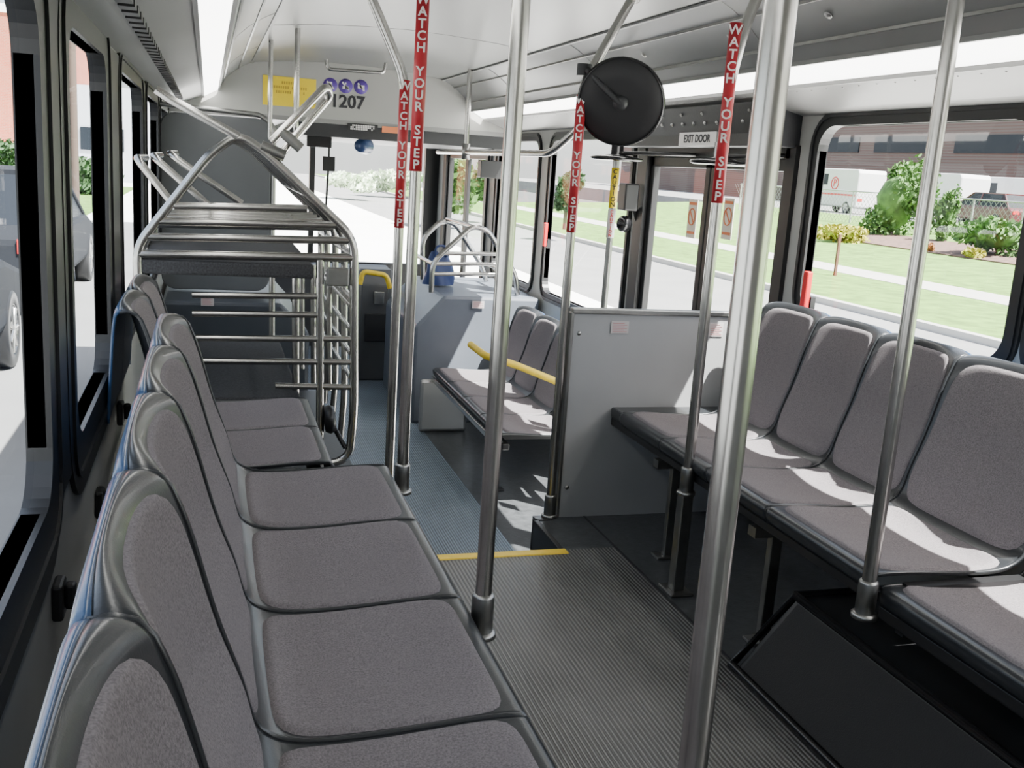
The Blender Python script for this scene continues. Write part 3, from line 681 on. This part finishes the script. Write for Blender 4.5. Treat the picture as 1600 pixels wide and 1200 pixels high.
b = MB(); b.tube([a+Vector((-.02, 0, -.1)), a, c, c+Vector((.03, 0, -.1))], .02, 12, .04); b.build('rail', YEL, t)
b = MB(); b.tube([a+Vector((-.02, 0, -.1)), Vector((a.x-.02, 7.64, ZF))], .016, 12); b.build('post', STEELD, t)
b = MB(); b.tube([c+Vector((.03, 0, -.1)), Vector((c.x+.03, 7.64, ZF))], .016, 12); b.build('post', STEELD, t)
p = at(499, 218, 'y', 7.6)
b = MB(); b.box(p.x-.09, p.x+.09, 7.6, 7.63, p.z-.055, p.z+.055); b.tube([(p.x, 7.62, p.z), (p.x, 7.62, 1.53)], .01, 8)
tag(b.build('monitor', BLACKG, bevel=.005), 'small black monitor hanging above the driver', 'monitor')
p = at(568, 228, 'y', 7.7)
b = MB(); b.lathe(p, (-.5, -.8, 0), [(0, .07), (.045, .07), (.05, .05), (.062, -.05), (.05, -.07), (0, -.07)], 20); b.tube([p, (p.x, 7.7, 1.5)], .012, 8)
tag(b.build('camera_pod', mat('dark_blue', (.03, .06, .16), .3)), 'dark blue round pod hanging under the header', 'camera')
p = at(514, 256, 'y', 8.6)
b = MB(); b.box(p.x-.05, p.x+.05, 8.6, 8.63, p.z-.06, p.z+.06); b.tube([(p.x, 8.62, p.z), (p.x, 8.62, 1.5)], .008, 8); b.tube([(p.x, 8.62, p.z), (p.x-.02, 8.8, .2)], .01, 8)
tag(b.build('driver_mirror', BLACK, bevel=.01), 'small black mirror on a stalk against the windshield', 'mirror')
b = MB(); a = at(752, 250, 'y', 7.5); c = at(790, 280, 'y', 7.5); b.box(a.x, c.x, 7.5, 7.6, c.z, a.z); b.tube([((a.x+c.x)/2, 7.55, a.z), ((a.x+c.x)/2, 7.55, 1.53)], .012, 8)
tag(b.build('door_control_box', BLACK, bevel=.01), 'black box hanging above the front door', 'control box')
# wall latches left
for (u, v, lab) in ((186, 645, 'black wall bracket beside the set-back left seats'), (153, 785, 'black wall bracket between the left seats and windows'), (88, 935, 'black wall latch low on the left wall near the camera')):
    p = at(u, v, 'x', XL+.005); b = MB(); b.box(XL, XL+.02, p.y-.03, p.y+.03, p.z-.035, p.z+.035); b.box(XL+.02, XL+.04, p.y-.012, p.y+.012, p.z-.02, p.z+.03)
    tag(b.build('wall_bracket', BLACK, bevel=.006), lab, 'bracket', 'black brackets on left wall')
# ------------------------------------------------------------------ outside
ZG = -.85
b = MB(); b.box(-60, 11.3, -30, 120, ZG-.1, ZG); o = struct(b.build('ground_lot_near', CONC))
b = MB(); b.box(6.5, 11.3, -30, 120, ZG, ZG+.004); b.box(-30, -.7, -20, 30, ZG, ZG+.004); o = struct(b.build('ground_road', ROAD))
b = MB(); b.box(11.3, 11.5, -30, 120, ZG-.1, ZG+.12); struct(b.build('ground_curb', WALK))
b = MB(); b.box(11.5, 15.5, -30, 120, ZG-.1, ZG+.1); b.prism([(17, ZG-.1), (17, ZG+.1), (26, ZG+.55), (32, ZG+.95), (32, ZG-.1)], 'y', -30, 60); struct(b.build('ground_lawn', GRASS))
b = MB(); b.box(15.5, 17, -30, 120, ZG-.1, ZG+.11); struct(b.build('ground_sidewalk', WALK))
b = MB(); b.prism([(22.4, ZG+.3), (22.4, ZG+.41), (26, ZG+.6), (26, ZG+.3)], 'y', 10, 34); struct(b.build('ground_mulch', MULCH))
ZL = ZG+.95
b = MB(); b.box(32, 80, -30, 140, ZG-.1, ZL); struct(b.build('ground_lot', ROAD))
def leaves(c, r, n, sz):
    m_ = MB(); lobes = []
    for _ in range(9):
        d = Vector((random.uniform(-.6, .6), random.uniform(-.6, .6), random.uniform(-.75, .6))); lobes.append((d, random.uniform(.32, .5)*(1.1-.3*max(0, d.z))))
    for _ in range(n):
        lc, lr = random.choice(lobes)
        d = lc+Vector((random.gauss(0, 1), random.gauss(0, 1), random.gauss(0, 1))).normalized()*lr*random.uniform(.5, 1.15)
        p = Vector((c[0]+d.x*r[0], c[1]+d.y*r[1], c[2]+max(-1, d.z)*r[2]))
        a = Vector((random.uniform(-1, 1), random.uniform(-1, 1), random.uniform(-1, 1))).normalized(); e = a.orthogonal().normalized()
        s_ = sz*random.uniform(.6, 1.3); f_ = a.cross(e)
        m_.add([p-e*s_, p-f_*s_*.5, p+e*s_, p+f_*s_*.5], [(0, 1, 2, 3)])
    return m_
def bush(name, c, r, n, sz, mt, label, cat='shrub', trunk=True):
    t = thing(name, label, cat, (c[0], c[1], c[2]-r[2]))
    leaves(c, r, n, sz).build('foliage', mt, t)
    q = MB(); q.lathe(c, (0, 0, 1), [(0, -r[2]*.75), (r[0]*.35, -r[2]*.5), (r[0]*.45, 0), (r[0]*.3, r[2]*.3), (0, r[2]*.45)], 12); q.build('inner_foliage', mt, t)
    if trunk: q = MB(); q.tube([(c[0], c[1], c[2]-r[2]-.6), (c[0], c[1], c[2])], .05+.02*r[2], 8); q.build('stem', BARK, t)
def px_bush(u0, v0, u1, v1, x, n, sz, mt, name, label, ax='x', cat='shrub', k=.62, trunk=True):
    a = at(u0, v0, ax, x); c = at(u1, v1, ax, x); m_ = at((u0+u1)/2, (v0+v1)/2, ax, x)
    w_ = abs(a.y-c.y)/2*k if ax == 'x' else abs(a.x-c.x)/2
    bush(name, (m_.x, m_.y, m_.z), (w_, w_, abs(a.z-c.z)/2), n, sz, mt, label, cat, trunk)
px_bush(1270, 344, 1384, 394, 22.6, 3000, .09, LEAFY, 'low_shrub', 'low yellow-green shrub seen left in the right window', k=.6)
px_bush(1352, 228, 1448, 388, 26.0, 3600, .12, LEAF, 'tall_shrub', 'tall loose green shrub in the middle of the right window', k=.7)
px_bush(1458, 284, 1506, 384, 26.0, 1400, .10, LEAF, 'tall_shrub', 'smaller green shrub just right of the tall one', k=.5)
px_bush(1498, 318, 1630, 408, 24, 4200, .11, LEAF, 'round_shrub', 'wide green shrub at the right edge of the right window', k=.7)
px_bush(1500, 384, 1548, 412, 22.6, 700, .07, LEAFY, 'low_shrub', 'small round yellow shrub below the wide green one')
px_bush(1438, 378, 1462, 404, 22.6, 500, .07, mat('leaf_orange', (.3, .12, .03), .8), 'low_shrub', 'small orange-leaved shrub in the mulch bed')
p = at(1301, 455, 'x', 14.8); b = MB(); b.box(14.77, 14.83, p.y-.03, p.y+.03, ZG+.1, at(1303, 365, 'x', 14.8).z); tag(b.build('street_post', mat('rust', (.12, .05, .03), .8)), 'thin brown post on the lawn outside the right window', 'post')
# fence
GALV = mat('galvanised_wire', (.40, .41, .41), .5, .5)
t = thing('chain_link_fence', 'grey chain link fence behind the shrubs', 'fence', (28.6, 20, ZG+.5))
for i in range(16):
    b = MB(); y = 12+i*2.6; b.tube([(28.6, y, ZG+.6), (28.6, y, 1.35)], .045, 6); b.build('post', GALV, t)
b = MB(); b.tube([(28.6, 12, 1.32), (28.6, 51, 1.32)], .035, 6); b.build('top_rail', GALV, t)
b = MB()
for i in range(150):
    y = 10+i*.27
    for s_ in (1, -1):
        b.add([(28.6, y, -.2), (28.6, y+.03, -.2), (28.6, y+s_*1.5+.03, 1.32), (28.6, y+s_*1.5, 1.32)], [(0, 1, 2, 3)])
b.build('wire_mesh', GALV, t)
# buildings
def building(name, x0, x1, y0, y1, z1, mt, label, wins, band=None):
    t = thing(name, label, 'building', ((x0+x1)/2, (y0+y1)/2, ZG))
    q = MB(); q.box(x0, x1, y0, y1, ZG, z1); q.build('wall', mt, t)
    if band: q = MB(); q.box(x0-.1, x1+.1, y0-.1, y1+.1, z1-.3, z1+.15); q.build('roof_edge', band, t)
    for w_ in wins: q = MB(); q.box(*w_); q.build('window', CARGL, t)
building('brick_building', 50, 64, 15, 120, 10, BRICKM, 'brownish brick building beyond the car park on the right', [(49.9, 50.1, 26+i*9, 33+i*9, 4.4, 5.6) for i in range(8)])
building('brick_building', -34, -7.6, 62, 76, 8, BRICKR, 'red brick building seen through the left windows', [(-20+i*3.2, -18.5+i*3.2, 61.9, 62.1, .8, 2.4) for i in range(3)], CONC)
building('pale_building', -7.4, -3.2, 60, 70, 4.2, mat('pale_wall', (.40, .41, .45), .8), 'pale low building seen through the second left window', [(-6.6+i*1.4, -5.8+i*1.4, 59.9, 60.1, .8, 2) for i in range(2)])
t = thing('utility_pole', 'wooden utility pole outside the second left window', 'pole', (-3.0, 26, ZG))
b = MB(); b.tube([(-3.0, 26, ZG), (-3.0, 26, 5)], .09, 8); b.build('pole', BARK, t)
b = MB(); b.tube([(-3.5, 26, 4.6), (-2.5, 26, 4.6)], .05, 8); b.build('cross_arm', BARK, t)
b = MB(); b.box(-60, -3.4, 30, 54, ZG, ZG+.03); struct(b.build('ground_verge', GRASS))
for i, (x, y, r_) in enumerate(((-8, 44, 1.6), (-4.6, 45, 1.5), (-11.5, 48, 1.8))):
    bush('round_shrub', (x, y, ZG+r_*.6), (r_, r_, r_*.7), 1200, .16, LEAFD, ['dark shrub by the red building, middle', 'dark shrub by the red building, nearest the pale building', 'dark shrub by the red building, farthest left'][i])
# low greenery in front
px_bush(512, 268, 590, 300, 54, 2200, .2, LEAFGLARE, 'low_shrub', 'green shrub with glare in its leaf colour ahead of the bus, left part of the windshield', 'y', trunk=False)
px_bush(570, 264, 660, 302, 60, 2200, .2, LEAFGLARE, 'low_shrub', 'green shrub with glare in its leaf colour ahead of the bus, middle of the windshield', 'y', trunk=False)
px_bush(655, 215, 735, 330, 34, 2600, .2, LEAF, 'leafy_tree', 'leafy green tree seen right of the windshield post', 'y', 'tree')
px_bush(738, 240, 800, 320, 38, 2000, .2, LEAF, 'leafy_tree', 'leafy green tree seen through the front door glass', 'y', 'tree')
px_bush(868, 262, 905, 330, 30, 1500, .14, LEAFD, 'tall_shrub', 'dark shrub seen through the front right window', 'y')
# cars
def car(loc, rz, paint, label, van=False, L=4.6, emblem=False):
    t = thing('car' if not van else 'van', label, 'car' if not van else 'van', (0, 0, 0), None)
    q = MB(); hl = L/2
    if van: sp = [(-hl, .35), (-hl, 2.2), (-hl+.1, 2.4), (hl-1.5, 2.4), (hl-.9, 1.35), (hl-.05, 1.05), (hl, .35)]
    else: sp = [(-hl, .35), (-hl+.02, .85), (-hl+.25, .98), (hl-1.1, .95), (hl-.2, .78), (hl, .6), (hl, .35)]
    q.prism(sp, 'x', -.9, .9); q.build('body', paint, t, bevel=.07)
    if not van:
        vs = [(-.84, -hl+.25, .95), (.84, -hl+.25, .95), (.84, hl-1.2, .95), (-.84, hl-1.2, .95), (-.66, -hl+.75, 1.5), (.66, -hl+.75, 1.5), (.66, hl-2.0, 1.5), (-.66, hl-2.0, 1.5)]
        q = MB(); q.add(vs, [(0, 1, 5, 4), (1, 2, 6, 5), (2, 3, 7, 6), (3, 0, 4, 7), (4, 5, 6, 7)]); q.build('cabin_glass', CARGL, t)
        q = MB(); q.box(-.66, .66, -hl+.75, hl-2.0, 1.49, 1.55)
        for sx in (-1, 1):
            for (y0, y1) in ((-hl+.25, -hl+.75), (hl-1.2, hl-2.0), (-.25, -.25)): q.tube([(sx*.845, y0, .95), (sx*.665, y1, 1.51)], .035, 6)
        q.build('roof', paint, t)
    else:
        for sx in (-1, 1): q = MB(); q.box(sx*.905-.01, sx*.905+.01, hl-2.2, hl-1.45, 1.5, 2.1); q.build('side_window', CARGL, t)
        if emblem:
            q = MB(); q.lathe((-.905, -.4, 1.6), (-1, 0, 0), [(.36, 0), (.36, .01), (.29, .012), (.29, .0)], 24); q.build('emblem_ring', REDP, t)
            text('P', .55, (-.92, -.4, 1.6), 0, REDP, t, rot=Matrix.Rotation(-PI/2, 4, 'Z')@Matrix.Rotation(PI/2, 4, 'X'), bold=.01)
            q = MB(); q.box(-.912, -.9, -hl+.1, hl-1.0, .95, 1.05); q.build('stripe', REDP, t)
    for sx in (-1, 1):
        for y in (-hl+.85, hl-.85):
            w_ = MB(); w_.lathe((sx*.80, y, .33), (sx, 0, 0), [(.18, -.1), (.32, -.1), (.335, -.05), (.335, .09), (.31, .115), (.22, .115), (.21, .08)], 28); wo = w_.build('wheel', BLACK, t)
            r_ = MB()
            for k in range(7):
                a = k*2*PI/7; r_.tube([(sx*.90, y, .33), (sx*.90, y+.20*math.cos(a), .33+.20*math.sin(a))], .022, 6)
            r_.lathe((sx*.88, y, .33), (sx, 0, 0), [(.22, 0), (.205, .035), (.195, .0)], 28); r_.lathe((sx*.86, y, .33), (sx, 0, 0), [(.06, 0), (.05, .05), (0, .055)], 12)
            r_.build('hub', STEEL, wo)
    for sx in (-.65, .65):
        q = MB(); q.box(sx-.15, sx+.15, hl-.06, hl+.01, .62, .74); q.build('headlamp', LETW, t)
        q = MB(); q.box(sx-.15, sx+.15, -hl-.01, -hl+.04, .7, .85); q.build('tail_lamp', REDP, t)
    t.location = loc; t.rotation_euler = (0, 0, rz); return t
c_ = car((-2.66, 8.75, ZG), 0, CARD, 'dark car parked right outside the nearest left window', L=4.7); c_.scale = (1, 1, 1.12)
c_ = car((-2.66, 15.4, ZG), 0, CARD, 'second dark car parked ahead, seen in the second left window', L=4.7); c_.scale = (1, 1, 1.12)
p = at(1318, 300, 'x', 34.5); v = car((34.5, p.y, ZL), 0, CARW, 'white van with red emblem beyond the lawn, left in the right window', True, 5, True)
p = at(1468, 300, 'x', 36); car((36, p.y, ZL), 0, CARW, 'plain white van parked behind the fence beside the tall shrub', True, 5)
p = at(1550, 300, 'x', 33.6); car((33.6, p.y, ZL), 0, CARR, 'maroon car parked behind the fence outside the right window')
p = at(1500, 300, 'x', 40); car((40, p.y, ZL), 0, CARD, 'dark car farther back in the car park on the right')
p = at(1592, 295, 'x', 39); car((39, p.y, ZL), 0, CARW, 'white van in front of the brownish building at the right edge', True, 5.4)
# ------------------------------------------------------------------ light
w = bpy.data.worlds.new('world'); bpy.context.scene.world = w; w.use_nodes = True
nt = w.node_tree; bg = nt.nodes['Background']
sky = nt.nodes.new('ShaderNodeTexSky'); sky.sky_type = 'NISHITA'; sky.sun_disc = False; sky.sun_elevation = math.radians(55); sky.sun_rotation = math.radians(130); sky.dust_density = 4
mixw = nt.nodes.new('ShaderNodeMixRGB'); mixw.inputs[0].default_value = .45; mixw.inputs[2].default_value = (3.6, 3.6, 3.5, 1)
nt.links.new(sky.outputs[0], mixw.inputs[1]); nt.links.new(mixw.outputs[0], bg.inputs[0]); bg.inputs[1].default_value = .95
sd = Vector((-.44, .47, -1)).normalized()
L = bpy.data.lights.new('sun', 'SUN'); L.energy = 50; L.angle = .009; L.color = (1, .96, .9)
lo = bpy.data.objects.new('sun', L); C.objects.link(lo); lo.rotation_euler = sd.to_track_quat('-Z', 'Y').to_euler(); lo.location = (10, -8, 20)
